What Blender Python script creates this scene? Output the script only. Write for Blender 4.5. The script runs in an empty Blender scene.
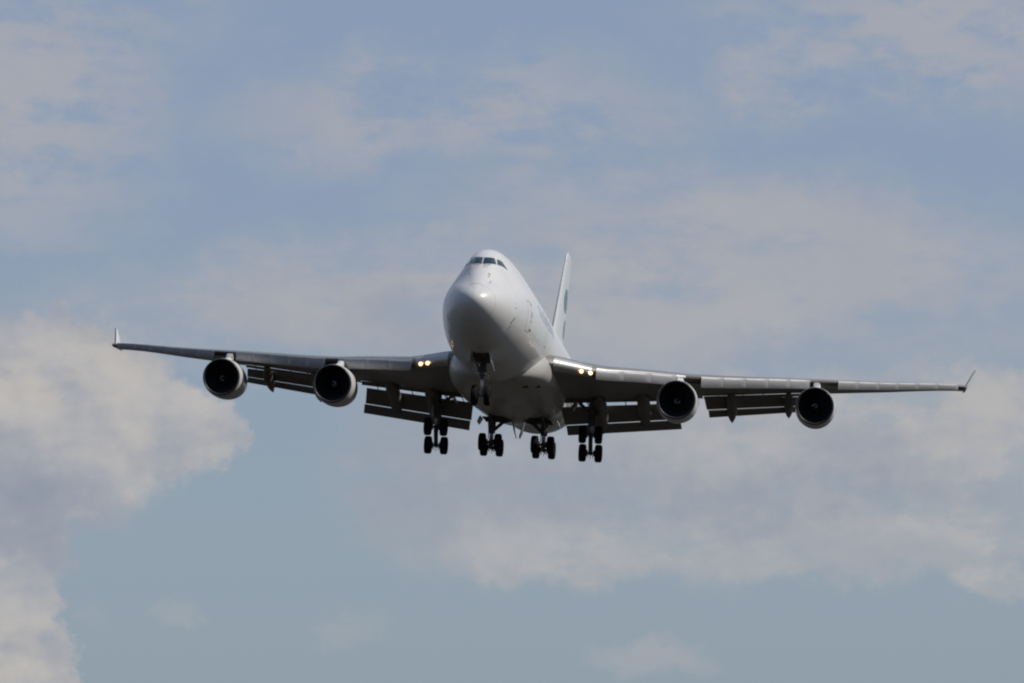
import bpy, bmesh, math, random
import numpy as np
from mathutils import Vector, Matrix, Euler

random.seed(7)
S = bpy.context.scene
C = S.collection
R = math.radians
PI = math.pi

# ------------------------------------------------------------------ camera
ELEV = R(6.5)
cam_d = bpy.data.cameras.new("camera")
cam = bpy.data.objects.new("camera", cam_d)
C.objects.link(cam)
cam.location = (0, 0, 1.7)
cam.rotation_euler = (PI / 2 + ELEV, 0, 0)
cam_d.sensor_width = 36.0
cam_d.lens = 36.0 * 3851.0 / 1024.0
cam_d.clip_start = 0.5
cam_d.clip_end = 60000
S.camera = cam
S.render.resolution_x = 1024
S.render.resolution_y = 683
S.cycles.filter_width = 2.1
S.cycles.use_denoising = True
S.cycles.max_bounces = 6

# ------------------------------------------------------------------ exposure
S.view_settings.view_transform = 'Standard'
S.view_settings.look = 'None'
S.view_settings.exposure = 0.0
S.view_settings.gamma = 1.0
S.view_settings.use_curve_mapping = False

# ------------------------------------------------------------------ sun
SUN_EL = R(46)
SUN_AZ = R(103)      # clockwise from +Y (north) towards +X
sun_dir = Vector((math.sin(SUN_AZ) * math.cos(SUN_EL), math.cos(SUN_AZ) * math.cos(SUN_EL), math.sin(SUN_EL)))
sd = bpy.data.lights.new("sun", 'SUN')
sd.energy = 3.2
sd.angle = R(0.53)
sd.color = (1.0, 0.95, 0.88)
sun = bpy.data.objects.new("sun", sd)
C.objects.link(sun)
sun.rotation_euler = sun_dir.to_track_quat('Z', 'Y').to_euler()
sun.location = (0, 0, 300)

# ------------------------------------------------------------------ sky
W = bpy.data.worlds.new("World")
S.world = W
W.use_nodes = True
WT = W.node_tree
WT.nodes.clear()


class NT:
    """tiny expression helper over a node tree"""
    def __init__(s, t): s.t = t
    def n(s, k, **kw):
        o = s.t.nodes.new(k)
        for a, b in kw.items(): setattr(o, a, b)
        return o
    def put(s, sock, v):
        if isinstance(v, bpy.types.NodeSocket): s.t.links.new(v, sock)
        elif v is not None: sock.default_value = v
    def m(s, op, a, b=None, c=None, clamp=False):
        o = s.n('ShaderNodeMath', operation=op, use_clamp=clamp)
        s.put(o.inputs[0], a)
        if b is not None: s.put(o.inputs[1], b)
        if c is not None: s.put(o.inputs[2], c)
        return o.outputs[0]
    def mix(s, f, a, b):
        o = s.n('ShaderNodeMix', data_type='RGBA')
        s.put(o.inputs[0], f); s.put(o.inputs[6], a); s.put(o.inputs[7], b)
        return o.outputs[2]
    def xyz(s, x, y, z):
        o = s.n('ShaderNodeCombineXYZ')
        s.put(o.inputs[0], x); s.put(o.inputs[1], y); s.put(o.inputs[2], z)
        return o.outputs[0]
    def noise(s, v, scale, detail=5, rough=.55, dist=0.0, out=0):
        o = s.n('ShaderNodeTexNoise')
        s.put(o.inputs['Vector'], v)
        o.inputs['Scale'].default_value = scale
        o.inputs['Detail'].default_value = detail
        o.inputs['Roughness'].default_value = rough
        o.inputs['Distortion'].default_value = dist
        return o.outputs[out]
    def smooth(s, v, a, b):
        o = s.n('ShaderNodeMapRange', interpolation_type='SMOOTHSTEP')
        s.put(o.inputs[0], v)
        o.inputs[1].default_value = a; o.inputs[2].default_value = b
        return o.outputs[0]


SKY_STRENGTH = 0.09
w = NT(WT)
out = w.n('ShaderNodeOutputWorld')
bg = w.n('ShaderNodeBackground')
bg.inputs[1].default_value = SKY_STRENGTH
WT.links.new(bg.outputs[0], out.inputs[0])
sky = w.n('ShaderNodeTexSky', sky_type='NISHITA', sun_disc=False, sun_elevation=SUN_EL,
          sun_rotation=SUN_AZ, altitude=50, air_density=1.0, dust_density=1.5, ozone_density=1.5)
tc = w.n('ShaderNodeTexCoord')
sep = w.n('ShaderNodeSeparateXYZ')
WT.links.new(tc.outputs['Generated'], sep.inputs[0])
dx, dy, dz = sep.outputs
az = w.m('MULTIPLY', w.m('ARCTAN2', dx, dy), 57.29578)          # degrees right of north
el = w.m('MULTIPLY', w.m('ARCSINE', dz), 57.29578)              # degrees above horizon
# cloud field on the dome, in degrees
base = w.xyz(az, el, 0.0)
wob = w.n('ShaderNodeVectorMath', operation='SUBTRACT')
WT.links.new(w.noise(base, 0.55, 6, .6, out=1), wob.inputs[0]); wob.inputs[1].default_value = (.5, .5, .5)
wsc = w.n('ShaderNodeVectorMath', operation='MULTIPLY')
WT.links.new(wob.outputs[0], wsc.inputs[0]); wsc.inputs[1].default_value = (2.0, 1.5, 0)
wadd = w.n('ShaderNodeVectorMath', operation='ADD')
WT.links.new(base, wadd.inputs[0]); WT.links.new(wsc.outputs[0], wadd.inputs[1])
wob2 = w.n('ShaderNodeVectorMath', operation='SUBTRACT')
WT.links.new(w.noise(base, 2.6, 6, .62, out=1), wob2.inputs[0]); wob2.inputs[1].default_value = (.5, .5, .5)
wsc2 = w.n('ShaderNodeVectorMath', operation='MULTIPLY')
WT.links.new(wob2.outputs[0], wsc2.inputs[0]); wsc2.inputs[1].default_value = (.75, .6, 0)
wadd2 = w.n('ShaderNodeVectorMath', operation='ADD')
WT.links.new(wadd.outputs[0], wadd2.inputs[0]); WT.links.new(wsc2.outputs[0], wadd2.inputs[1]); wadd = wadd2
ws = w.n('ShaderNodeSeparateXYZ'); WT.links.new(wadd.outputs[0], ws.inputs[0])
waz, wel = ws.outputs[0], ws.outputs[1]

E0 = math.degrees(ELEV)
def blob(a, e, ra, re, soft=1.0, amp=1.0, tilt=0.0):
    """soft elliptical lump of cloud at azimuth a, elevation e (degrees)"""
    ca, sa = math.cos(R(tilt)), math.sin(R(tilt))
    x = w.m('SUBTRACT', waz, a); y = w.m('SUBTRACT', wel, e)
    xr = w.m('MULTIPLY', w.m('ADD', w.m('MULTIPLY', x, ca), w.m('MULTIPLY', y, sa)), 1 / ra)
    yr = w.m('MULTIPLY', w.m('SUBTRACT', w.m('MULTIPLY', y, ca), w.m('MULTIPLY', x, sa)), 1 / re)
    d2 = w.m('ADD', w.m('MULTIPLY', xr, xr), w.m('MULTIPLY', yr, yr))
    d = w.m('SQRT', d2)
    return w.m('MULTIPLY', w.smooth(d, 1.0 + .5 * soft, 1.0 - .5 * soft), amp)

def union(l):
    r = l[0]
    for b in l[1:]: r = w.m('MAXIMUM', r, b)
    return r

D = 67.2                                                         # pixels per degree in this view
def at(u, v): return ((u - 512) / D, E0 - (v - 341.5) / D)
def B(u, v, ru, rv, soft=1.0, amp=1.0, tilt=0.0):
    a, e = at(u, v)
    return blob(a, e, ru / D, rv / D, soft, amp, tilt)

fine = w.noise(w.xyz(w.m('MULTIPLY', az, .55), el, 3.3), 1.3, 8, .62)
streak = w.noise(w.xyz(w.m('MULTIPLY', az, .28), el, 9.1), .9, 8, .6)

# thin high veil (soft, low contrast)
veil = union([
    B(20, 110, 130, 130, 1.3, .62), B(60, 20, 150, 60, 1.3, .4),
    B(420, 110, 190, 52, 1.2, .55, 4), B(560, 125, 150, 40, 1.2, .42),
    B(790, 75, 75, 48, 1.0, .55), B(960, 40, 190, 70, 1.3, .6), B(850, 20, 150, 40, 1.3, .45),
    B(345, 636, 28, 14, 1.3, .34), B(180, 620, 16, 12, 1.3, .25), B(652, 664, 50, 16, 1.2, .40), B(95, 605, 22, 12, 1.3, .2),
])
veil = w.m('MINIMUM', w.m('MULTIPLY', veil, 1.35), 1.0)
veil_m = w.m('MULTIPLY', veil, w.smooth(w.m('ADD', w.m('MULTIPLY', fine, .55), w.m('MULTIPLY', streak, .45)), .40, .56))
bank = union([B(480, 285, 400, 62, 1.1, .95, 4), B(800, 250, 250, 72, 1.1, .9, -8), B(640, 200, 220, 38, 1.1, .7), B(630, 300, 230, 60, 1.1, 1),
              B(250, 300, 220, 42, 1.1, .85), B(940, 330, 130, 45, 1.2, .5), B(640, 345, 150, 45, 1.1, .8)])
veil_m = w.m('MAXIMUM', veil_m, w.m('MULTIPLY', bank, w.m('ADD', .35, w.m('MULTIPLY', .65, w.smooth(w.m('ADD', w.m('MULTIPLY', fine, .5), w.m('MULTIPLY', streak, .5)), .38, .54)))))
# heaped cumulus (crisper edges)
cum = union([
    B(60, 420, 120, 105, .35, 1), B(10, 360, 75, 62, .3, 1), B(160, 425, 70, 46, .4, .95), B(205, 424, 34, 34, .5, .85), B(0, 520, 66, 110, .3, 1),
    B(24, 660, 66, 50, .25, 1), B(62, 678, 36, 22, .3, 1), B(0, 590, 56, 70, .3, 1),
])
cum2 = union([
    B(900, 465, 180, 100, .6, .95), B(690, 490, 210, 82, .6, .9), B(480, 480, 130, 80, 1.0, .8), B(990, 470, 90, 100, .5, .95), B(840, 420, 110, 58, .6, .9),
    B(560, 545, 150, 34, .75, .85), B(850, 547, 190, 34, .8, .8), B(1000, 580, 60, 26, .6, .8), B(700, 425, 90, 58, .7, .85), B(420, 430, 70, 60, 1.2, .6),
    B(440, 330, 70, 45, 1.0, .55),
])
# everywhere else on the dome: scattered cloud of the same sort
far = w.smooth(w.noise(w.xyz(w.m('MULTIPLY', az, .5), el, 1.7), .16, 7, .6), .46, .62)
inview = blob(0.0, E0, 9.5, 7.0, .3, 1.0)
far = w.m('MULTIPLY', far, w.m('SUBTRACT', 1.0, inview))
cm = w.m('MAXIMUM', cum, w.m('MULTIPLY', cum2, w.m('ADD', .5, w.m('MULTIPLY', .5, w.smooth(fine, .36, .52)))))
cover = w.m('MAXIMUM', w.m('MAXIMUM', veil_m, cm), w.m('MULTIPLY', far, .9))
cover = w.m('MULTIPLY', cover, .93)

# cloud tint: cream on lit tops, lavender grey in the shaded bodies
lit = union([B(60, 385, 130, 55, 1.0, 1), B(180, 430, 90, 45, 1.0, .8), B(20, 660, 70, 50, .8, 1),
             B(560, 550, 130, 26, 1.2, .45), B(720, 440, 90, 40, 1.0, .55), B(960, 420, 110, 45, 1.0, .75), B(900, 505, 130, 40, 1.2, .3),
             B(1000, 585, 60, 22, 1.0, .8), B(840, 410, 110, 30, 1.0, .5)])
puff = w.noise(w.xyz(az, w.m('MULTIPLY', el, 1.2), 5.5), 1.1, 7, .62)
lit = w.m('MULTIPLY', lit, w.smooth(puff, .30, .62))
shade = union([B(30, 520, 90, 60, 1.2, .9), B(420, 460, 110, 80, 1.2, .85), B(790, 495, 170, 32, 1.1, .95), B(590, 480, 190, 40, 1.1, .8), B(860, 450, 60, 24, 1.2, .5), B(40, 440, 60, 30, 1.2, .4), B(400, 315, 50, 35, .8, .5)])
k = 1.0 / SKY_STRENGTH
def col(r, g, b):
    f = lambda c: ((c / 255 + .055) / 1.055) ** 2.4 if c > 10 else c / 255 / 12.92
    return (f(r) * k, f(g) * k, f(b) * k, 1)
# relief: lumps catch the sun on their upper right, shade on the lower left
def relief(scale, step, detail):
    p0 = w.xyz(az, w.m('MULTIPLY', el, 1.25), 5.5)
    p1 = w.xyz(w.m('ADD', az, step), w.m('MULTIPLY', w.m('ADD', el, step), 1.25), 5.5)
    return w.m('SUBTRACT', w.noise(p0, scale, detail, .58), w.noise(p1, scale, detail, .58))
rel = w.m('ADD', w.m('MULTIPLY', relief(.55, .42, 3), 1.0), w.m('MULTIPLY', relief(1.7, .14, 5), .55))
solid = w.m('MAXIMUM', cum, w.m('MULTIPLY', cum2, .45))
rel = w.m('MULTIPLY', rel, w.m('ADD', .25, solid))
ccol = w.mix(lit, col(170, 171, 177), col(187, 183, 179))
ccol = w.mix(w.m('MULTIPLY', shade, .8), ccol, col(148, 155, 168))
ccol = w.mix(w.m('MULTIPLY', rel, 1.5, clamp=True), ccol, col(197, 192, 187))
ccol = w.mix(w.m('MULTIPLY', rel, -1.5, clamp=True), ccol, col(138, 147, 163))
# clear sky behind the clouds: the Nishita sky, dimmed by thin high haze
clear = w.mix(.88, sky.outputs[0], w.mix(w.smooth(el, 2.0, 10.5), col(144, 160, 174), col(140, 157, 182)))
clear = w.mix(w.smooth(el, 14, 50), clear, col(84, 116, 165))
final = w.mix(cover, clear, ccol)
# sky out of view, behind and left, darkened to lower fill on the nose
final = w.mix(w.m('MULTIPLY', w.smooth(w.m('ADD', dy, w.m('MULTIPLY', dx, .45)), .80, -.35), .62), final, col(62, 74, 98))
WT.links.new(final, bg.inputs[0])


# ------------------------------------------------------------------ materials
def mat(name, color, rough=.5, metal=0.0, coat=0.0, vary=0.0, scale=.6, stretch=(1, 1, 1), dirt=None, dirt_amt=0.0, bump=0.0, emit=None, spec=.5, panel=0.0):
    m = bpy.data.materials.new(name); m.use_nodes = True
    t = NT(m.node_tree)
    p = m.node_tree.nodes['Principled BSDF']
    p.inputs['Roughness'].default_value = rough
    p.inputs['Metallic'].default_value = metal
    p.inputs['Coat Weight'].default_value = coat
    p.inputs['Coat Roughness'].default_value = .08
    p.inputs['Specular IOR Level'].default_value = spec
    c4 = (*color, 1)
    co = t.n('ShaderNodeTexCoord').outputs['Object']
    mp = t.n('ShaderNodeMapping'); m.node_tree.links.new(co, mp.inputs[0])
    mp.inputs['Scale'].default_value = stretch
    v = mp.outputs[0]
    cc = c4
    if vary:
        n = t.noise(v, scale, 6, .6)
        cc = t.mix(t.smooth(n, .3, .7), tuple(c * (1 - vary) for c in color) + (1,), tuple(min(1, c * (1 + vary * .4)) for c in color) + (1,))
    if dirt_amt:
        n2 = t.noise(v, scale * 3.1, 8, .7)
        cc = t.mix(t.m('MULTIPLY', t.smooth(n2, .52, .78), dirt_amt), cc, (*dirt, 1))
    if panel:
        s = t.n('ShaderNodeSeparateXYZ'); m.node_tree.links.new(co, s.inputs[0])
        fr = t.m('FRACT', t.m('DIVIDE', t.m('ADD', s.outputs[1], .9), panel))
        ln = t.m('LESS_THAN', fr, .028 / panel)
        cc = t.mix(t.m('MULTIPLY', ln, .45), cc, tuple(c * .35 for c in color) + (1,))
    t.put(p.inputs['Base Color'], cc)
    if vary or dirt_amt:
        rn = t.noise(v, scale * 2.3, 4, .6)
        t.put(p.inputs['Roughness'], t.m('ADD', rough - .08, t.m('MULTIPLY', rn, .16)))
    if bump:
        b = t.n('ShaderNodeBump'); b.inputs['Strength'].default_value = bump; b.inputs['Distance'].default_value = .02
        t.put(b.inputs['Height'], t.noise(v, scale * 6, 5, .6)); t.put(p.inputs['Normal'], b.outputs[0])
    if emit:
        p.inputs['Emission Color'].default_value = (*emit[0], 1); p.inputs['Emission Strength'].default_value = emit[1]
    return m

GR = (.20, .15, .10)
M = {
    'white': mat('white_paint', (.74, .735, .72), .34, coat=.25, vary=.06, scale=.25, stretch=(1, .35, 1), dirt=GR, dirt_amt=.12, panel=5.4),
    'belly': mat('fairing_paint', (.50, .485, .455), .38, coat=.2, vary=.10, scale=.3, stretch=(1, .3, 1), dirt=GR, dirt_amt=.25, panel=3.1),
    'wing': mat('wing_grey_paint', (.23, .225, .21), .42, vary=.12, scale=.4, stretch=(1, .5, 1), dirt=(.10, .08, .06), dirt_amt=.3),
    'wingle': mat('leading_edge_metal', (.60, .59, .57), .42, metal=.6, vary=.06, scale=.8),
    'krueger': mat('leading_edge_flap_paint', (.37, .37, .37), .45, metal=.1, vary=.08, scale=.7, dirt=(.15, .13, .11), dirt_amt=.15),
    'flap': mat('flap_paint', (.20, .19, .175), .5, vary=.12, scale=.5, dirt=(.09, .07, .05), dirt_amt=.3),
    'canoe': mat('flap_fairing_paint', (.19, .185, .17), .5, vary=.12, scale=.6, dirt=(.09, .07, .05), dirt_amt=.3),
    'nacelle': mat('nacelle_paint', (.76, .75, .73), .32, coat=.15, vary=.08, scale=.6, dirt=GR, dirt_amt=.2),
    'lip': mat('inlet_lip_metal', (.05, .052, .06), .4, metal=.3),
    'duct': mat('inlet_duct_lining', (.035, .037, .042), .6, vary=.2, scale=2),
    'fan': mat('fan_blade_titanium', (.05, .052, .06), .4, metal=.6),
    'spinner': mat('spinner_grey', (.022, .023, .026), .5),
    'spiral': mat('spiral_white', (.32, .32, .33), .5),
    'hot': mat('exhaust_metal', (.22, .19, .17), .4, metal=.8, vary=.2, scale=2),
    'tyre': mat('tyre_rubber', (.010, .010, .011), .85, vary=.25, scale=3, bump=.2, spec=.2),
    'rim': mat('wheel_rim_grey', (.14, .14, .14), .45, metal=.4),
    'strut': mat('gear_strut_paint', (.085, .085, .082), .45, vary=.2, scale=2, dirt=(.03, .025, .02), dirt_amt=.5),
    'chrome': mat('oleo_chrome', (.35, .35, .36), .3, metal=1.0),
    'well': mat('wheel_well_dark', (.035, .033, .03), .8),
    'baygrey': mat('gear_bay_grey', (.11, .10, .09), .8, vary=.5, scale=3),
    'glass': mat('cockpit_glass', (.012, .035, .040), .06, coat=.5, spec=.8),
    'frame': mat('window_frame_grey', (.35, .35, .35), .4, metal=.3),
    'mark': mat('marking_dark', (.10, .10, .11), .6),
    'seam': mat('seam_grey', (.36, .36, .36), .6),
    'title': mat('title_blue_grey', (.50, .55, .61), .45),
    'logo': mat('logo_slate_blue', (.15, .23, .29), .4, vary=.08, scale=1),
    'navy': mat('nacelle_mark_navy', (.03, .05, .13), .4),
    'lamp': mat('landing_lamp', (1, 1, 1), .3, emit=((1.0, .74, .44), 5.5)),
    'lampglow': mat('lamp_halo_glow', (.5, .4, .3), .3, metal=.8, emit=((1.0, .40, .12), .6)),  # orange emission on the housing rim stands in for the bulb's halo
    'red': mat('nav_red', (.5, .03, .02), .3),
    'green': mat('nav_green', (.02, .35, .1), .3),
}


# ------------------------------------------------------------------ helpers
def link(name, me, m, parent=None, smooth=True, ang=35):
    me.materials.append(m) if m else None
    if smooth:
        me.polygons.foreach_set('use_smooth', [True] * len(me.polygons))
        me.set_sharp_from_angle(angle=R(ang))
    me.update()
    o = bpy.data.objects.new(name, me)
    C.objects.link(o)
    if parent: o.parent = parent
    return o

class MB:
    def __init__(s): s.v = []; s.f = []
    def grid(s, rows, closed=True, caps=True):
        """rows of equal length points -> quads; closed: each row is a loop"""
        b = len(s.v); n = len(rows[0])
        for r in rows: s.v += [tuple(p) for p in r]
        for i in range(len(rows) - 1):
            for j in range(n if closed else n - 1):
                j2 = (j + 1) % n
                s.f.append((b + i * n + j, b + i * n + j2, b + (i + 1) * n + j2, b + (i + 1) * n + j))
        if closed and caps:
            s.f.append(tuple(b + j for j in range(n))[::-1])
            s.f.append(tuple(b + (len(rows) - 1) * n + j for j in range(n)))
        return s
    def box(s, c, h, rot=None):
        b = len(s.v); rot = rot or Matrix.Identity(3)
        for z in (-1, 1):
            for x, y in ((-1, -1), (1, -1), (1, 1), (-1, 1)):
                s.v.append(tuple(Vector(c) + rot @ Vector((x * h[0], y * h[1], z * h[2]))))
        for f in ((3, 2, 1, 0), (4, 5, 6, 7), (0, 1, 5, 4), (1, 2, 6, 5), (2, 3, 7, 6), (3, 0, 4, 7)):
            s.f.append(tuple(b + i for i in f))
        return s
    def tube(s, pts, rads, n=12):
        rows = []
        pts = [Vector(p) for p in pts]
        if not hasattr(rads, '__len__'): rads = [rads] * len(pts)
        for i, p in enumerate(pts):
            d = (pts[min(i + 1, len(pts) - 1)] - pts[max(i - 1, 0)]).normalized()
            a = Vector((0, 1, 0)) if abs(d.y) < .8 else Vector((1, 0, 0))
            e1 = d.cross(a).normalized(); e2 = d.cross(e1)
            rows.append([p + (e1 * math.cos(t) + e2 * math.sin(t)) * rads[i] for t in [2 * PI * k / n for k in range(n)]])
        return s.grid(rows)
    def rev(s, prof, c, axis='y', n=40, caps=False, tilt=0.0):
        """prof: (offset along axis, radius); axis y or x"""
        rows = []
        rt = Matrix.Rotation(tilt, 3, 'X')
        for a, r in prof:
            row = []
            for k in range(n):
                t = 2 * PI * k / n
                if axis == 'y': p = Vector((r * math.cos(t), a, r * math.sin(t)))
                else: p = Vector((a, r * math.cos(t), r * math.sin(t)))
                row.append(Vector(c) + rt @ p)
            rows.append(row)
        return s.grid(rows, True, caps)
    def mesh(s, name):
        me = bpy.data.meshes.new(name)
        me.from_pydata(s.v, [], s.f)
        bm = bmesh.new(); bm.from_mesh(me)
        bmesh.ops.recalc_face_normals(bm, faces=bm.faces)
        bm.to_mesh(me); bm.free()
        return me
    def build(s, name, m, parent=None, smooth=True, ang=35):
        return link(name, s.mesh(name), M[m] if isinstance(m, str) else m, parent, smooth, ang)


def pchip(xs, ys, x):
    xs = np.asarray(xs, float); ys = np.asarray(ys, float); x = np.asarray(x, float)
    h = np.diff(xs); d = np.diff(ys) / h
    m = np.zeros(len(xs))
    m[0], m[-1] = d[0], d[-1]
    for i in range(1, len(xs) - 1):
        if d[i - 1] * d[i] > 0:
            w1, w2 = 2 * h[i] + h[i - 1], h[i] + 2 * h[i - 1]
            m[i] = (w1 + w2) / (w1 / d[i - 1] + w2 / d[i])
    k = np.clip(np.searchsorted(xs, x, side='right') - 1, 0, len(xs) - 2)
    t = (x - xs[k]) / h[k]
    return ((2 * t**3 - 3 * t**2 + 1) * ys[k] + (t**3 - 2 * t**2 + t) * h[k] * m[k]
            + (-2 * t**3 + 3 * t**2) * ys[k + 1] + (t**3 - t**2) * h[k] * m[k + 1])


# ------------------------------------------------------------------ ground (out of frame, but it is there and bounces light)
g = MB()
N = 24
rows = []
for i in range(N + 1):
    rows.append([(-12000 + 24000 * j / N, -12000 + 24000 * i / N, 0) for j in range(N + 1)])
g.grid(rows, closed=False)
gm = mat('grass_field', (.019, .0155, .009), .95, vary=.3, scale=.02, dirt=(.028, .022, .014), dirt_amt=.5)
go = g.build('ground', gm, smooth=False)
go['kind'] = 'structure'

# ------------------------------------------------------------------ the aircraft: +x its left wing, +y aft, +z up
A = bpy.data.objects.new('cargo_airplane', None)
C.objects.link(A)
A['label'] = 'white four-engined cargo jet flying in to land with landing gear and flaps down'
A['category'] = 'airplane'
a_, b_, c_ = -0.0980097, -0.1316228, 0.0618170
T = Vector((-0.1002506, 263.3813, -0.488969))
Rz = Matrix.Rotation(a_, 3, 'Z'); Rx = Matrix.Rotation(b_, 3, 'X'); Ry = Matrix.Rotation(c_, 3, 'Y')
RE = Matrix.Rotation(ELEV, 3, 'X')
RW = RE @ Ry @ Rx @ Rz
C0 = Vector((0, 25, 0))
loc = Vector(cam.location) + RE @ T - RW @ C0
A.matrix_world = Matrix.Translation(loc) @ RW.to_4x4()

# ---- fuselage sections
#        y     a    zc    bt    bb    ztop  ru
ST = [
    (0.0, .0, -.32, .0, .0, -.32, .0),
    (.15, .48, -.32, .42, .46, .11, .34),
    (.5, .88, -.31, .74, .86, .44, .56),
    (1.0, 1.25, -.29, 1.03, 1.26, .80, .72),
    (2.0, 1.72, -.25, 1.48, 1.80, 1.43, .88),
    (3.0, 2.04, -.22, 1.84, 2.18, 2.10, .96),
    (3.4, 2.14, -.25, 1.96, 2.31, 2.40, .99),
    (4.0, 2.27, -.20, 2.10, 2.46, 2.86, 1.03),
    (5.0, 2.45, -.13, 2.32, 2.69, 3.44, 1.10),
    (6.0, 2.60, -.08, 2.52, 2.88, 3.78, 1.18),
    (8.0, 2.83, 0, 2.85, 3.16, 4.08, 1.36),
    (10., 3.01, 0, 3.05, 3.33, 4.19, 1.56),
    (12., 3.14, 0, 3.15, 3.40, 4.22, 1.74),
    (15., 3.24, 0, 3.22, 3.42, 4.20, 1.92),
    (18., 3.25, 0, 3.25, 3.42, 3.95, 2.20),
    (20.5, 3.25, 0, 3.25, 3.42, 3.55, 2.70),
    (23., 3.25, 0, 3.25, 3.42, 3.27, 3.2),
    (30., 3.25, 0, 3.25, 3.42, 3.25, 3.2),
    (46., 3.25, 0, 3.25, 3.38, 3.25, 3.2),
    (50., 3.14, .10, 3.14, 3.15, 3.24, 3.1),
    (55., 2.78, .55, 2.65, 2.65, 3.20, 2.6),
    (60., 2.10, 1.15, 1.95, 1.95, 3.10, 1.9),
    (65., 1.20, 1.75, 1.10, 1.10, 2.85, 1.05),
    (68., .60, 2.05, .55, .55, 2.6, .5),
    (69.2, .30, 2.15, .28, .28, 2.43, .26),
]
STA = np.array(ST); SS = np.sqrt(STA[:, 0])
def fpar(y):
    s = math.sqrt(max(y, 0))
    return [float(pchip(SS, STA[:, i], np.array([s]))[0]) for i in range(1, 7)]
TH = np.linspace(0, 2 * PI, 721)[:-1]
def section(y, phis):
    a, zc, bt, bb, zt, ru = fpar(y)
    zu = zt - ru - zc
    sn, cs = np.sin(TH), np.cos(TH)
    b = np.where(sn > 0, bt, bb)
    h = np.maximum(np.sqrt((a * cs)**2 + (b * sn)**2), zu * sn + ru)
    r = []
    for p in phis:
        c = np.cos(TH - p); ok = c > .05
        r.append(float(np.min(h[ok] / c[ok])))
    return [(r[i] * math.cos(p), y, zc + r[i] * math.sin(p)) for i, p in enumerate(phis)]
PH = [2 * PI * k / 128 for k in range(128)]
def fus_mesh(ys, scale=1.0):
    mb = MB()
    mb.grid([section(y, PH) for y in ys])
    return mb
ys_n = [float(q) ** 2 for q in np.linspace(.003, math.sqrt(1.02), 60)]
radome = fus_mesh(ys_n).build('radome', 'white', A, ang=60)
ys_b = [1.042, 1.3] + list(np.arange(1.45, 8, .16)) + list(np.arange(8, 24, .6)) + list(np.arange(24, 46, 2)) + list(np.arange(46, 69.3, 1.1)) + [69.2]
fus = fus_mesh(ys_b).build('fuselage', 'white', A, ang=60)
mbs = MB(); mbs.grid([[(x * .9975, y, z * .9975) for x, y, z in section(yy, PH)] for yy, y in ((1.02, 1.015), (1.042, 1.047))], True, False)
mbs.build('radome_seam', 'seam', radome)

def fpt(y, phi, off=0.0):
    p = Vector(section(y, [phi])[0]); p1 = Vector(section(y, [phi + .01])[0]); p2 = Vector(section(y + .02, [phi])[0])
    n = (p2 - p).cross(p1 - p)
    if n.length > 0: n.normalize()
    a, zc = fpar(y)[:2]
    if n.dot(p - Vector((0, y, zc))) < 0: n.negate()
    return p + n * off
def fpatch(name, quad, m, parent, off=.012, nu=8, nv=5, outline=None):
    """quad: four (y,phi) corners; a thin skin panel lying on the fuselage"""
    mb = MB(); rows = []
    for i in range(nv + 1):
        t = i / nv; row = []
        for j in range(nu + 1):
            s = j / nu
            y = (1 - t) * ((1 - s) * quad[0][0] + s * quad[1][0]) + t * ((1 - s) * quad[3][0] + s * quad[2][0])
            p = (1 - t) * ((1 - s) * quad[0][1] + s * quad[1][1]) + t * ((1 - s) * quad[3][1] + s * quad[2][1])
            row.append(fpt(y, p, off))
        rows.append(row)
    mb.grid(rows, closed=False)
    return mb.build(name, m, parent, ang=60)
def xz_patch(name, quad, m, parent, off=.012, nu=8, nv=4, y0=1.5, y1=9):
    """corners given as (x,z) seen from the front; projected onto the nose"""
    def hit(x, z):
        lo, hi = y0, y1
        for _ in range(22):
            md = (lo + hi) / 2
            a, zc = fpar(md)[:2]
            ph = math.atan2(z - zc, x); q = section(md, [ph])[0]
            inside = math.hypot(q[0], q[2] - zc) > math.hypot(x, z - zc)
            if inside: hi = md
            else: lo = md
        a, zc = fpar(hi)[:2]
        return fpt(hi, math.atan2(z - zc, x), off)
    mb = MB(); rows = []
    for i in range(nv + 1):
        t = i / nv; row = []
        for j in range(nu + 1):
            s = j / nu
            x = (1 - t) * ((1 - s) * quad[0][0] + s * quad[1][0]) + t * ((1 - s) * quad[3][0] + s * quad[2][0])
            z = (1 - t) * ((1 - s) * quad[0][1] + s * quad[1][1]) + t * ((1 - s) * quad[3][1] + s * quad[2][1])
            row.append(hit(x, z))
        rows.append(row)
    mb.grid(rows, closed=False)
    return mb.build(name, m, parent, ang=60)

# cockpit windows: front pair, side pair, small rear quarter pair
for s in (-1, 1):
    q = [(.055 * s, 2.48), (.80 * s, 2.60), (.62 * s, 3.02), (.055 * s, 2.98)]
    fr = xz_patch('cockpit_window', [(q[0][0] - .03 * s, 2.455), (.83 * s, 2.575), (.64 * s, 3.045), (q[3][0] - .03 * s, 3.005)], 'frame', fus, .012)
    pane = xz_patch('pane', q, 'glass', fus, .024)
    pane.parent = fr if False else fus
    pane.name = 'windshield'
    fr.name = 'window_frame'
    def yp(y, z):
        lo, hi = 0.05, PI / 2
        for _ in range(24):
            md = (lo + hi) / 2
            if section(y, [md])[0][2] > z: hi = md
            else: lo = md
        return (y, lo if s > 0 else PI - lo)
    fpatch('window_frame', [yp(4.28, 2.57), yp(5.74, 2.47), yp(5.52, 2.97), yp(4.74, 3.0)], 'frame', fus, .010)
    fpatch('side_window', [yp(4.34, 2.60), yp(5.08, 2.59), yp(5.22, 2.94), yp(4.78, 2.97)], 'glass', fus, .022)
    fpatch('side_window', [yp(5.16, 2.58), yp(5.66, 2.50), yp(5.46, 2.92), yp(5.29, 2.93)], 'glass', fus, .022)

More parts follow.
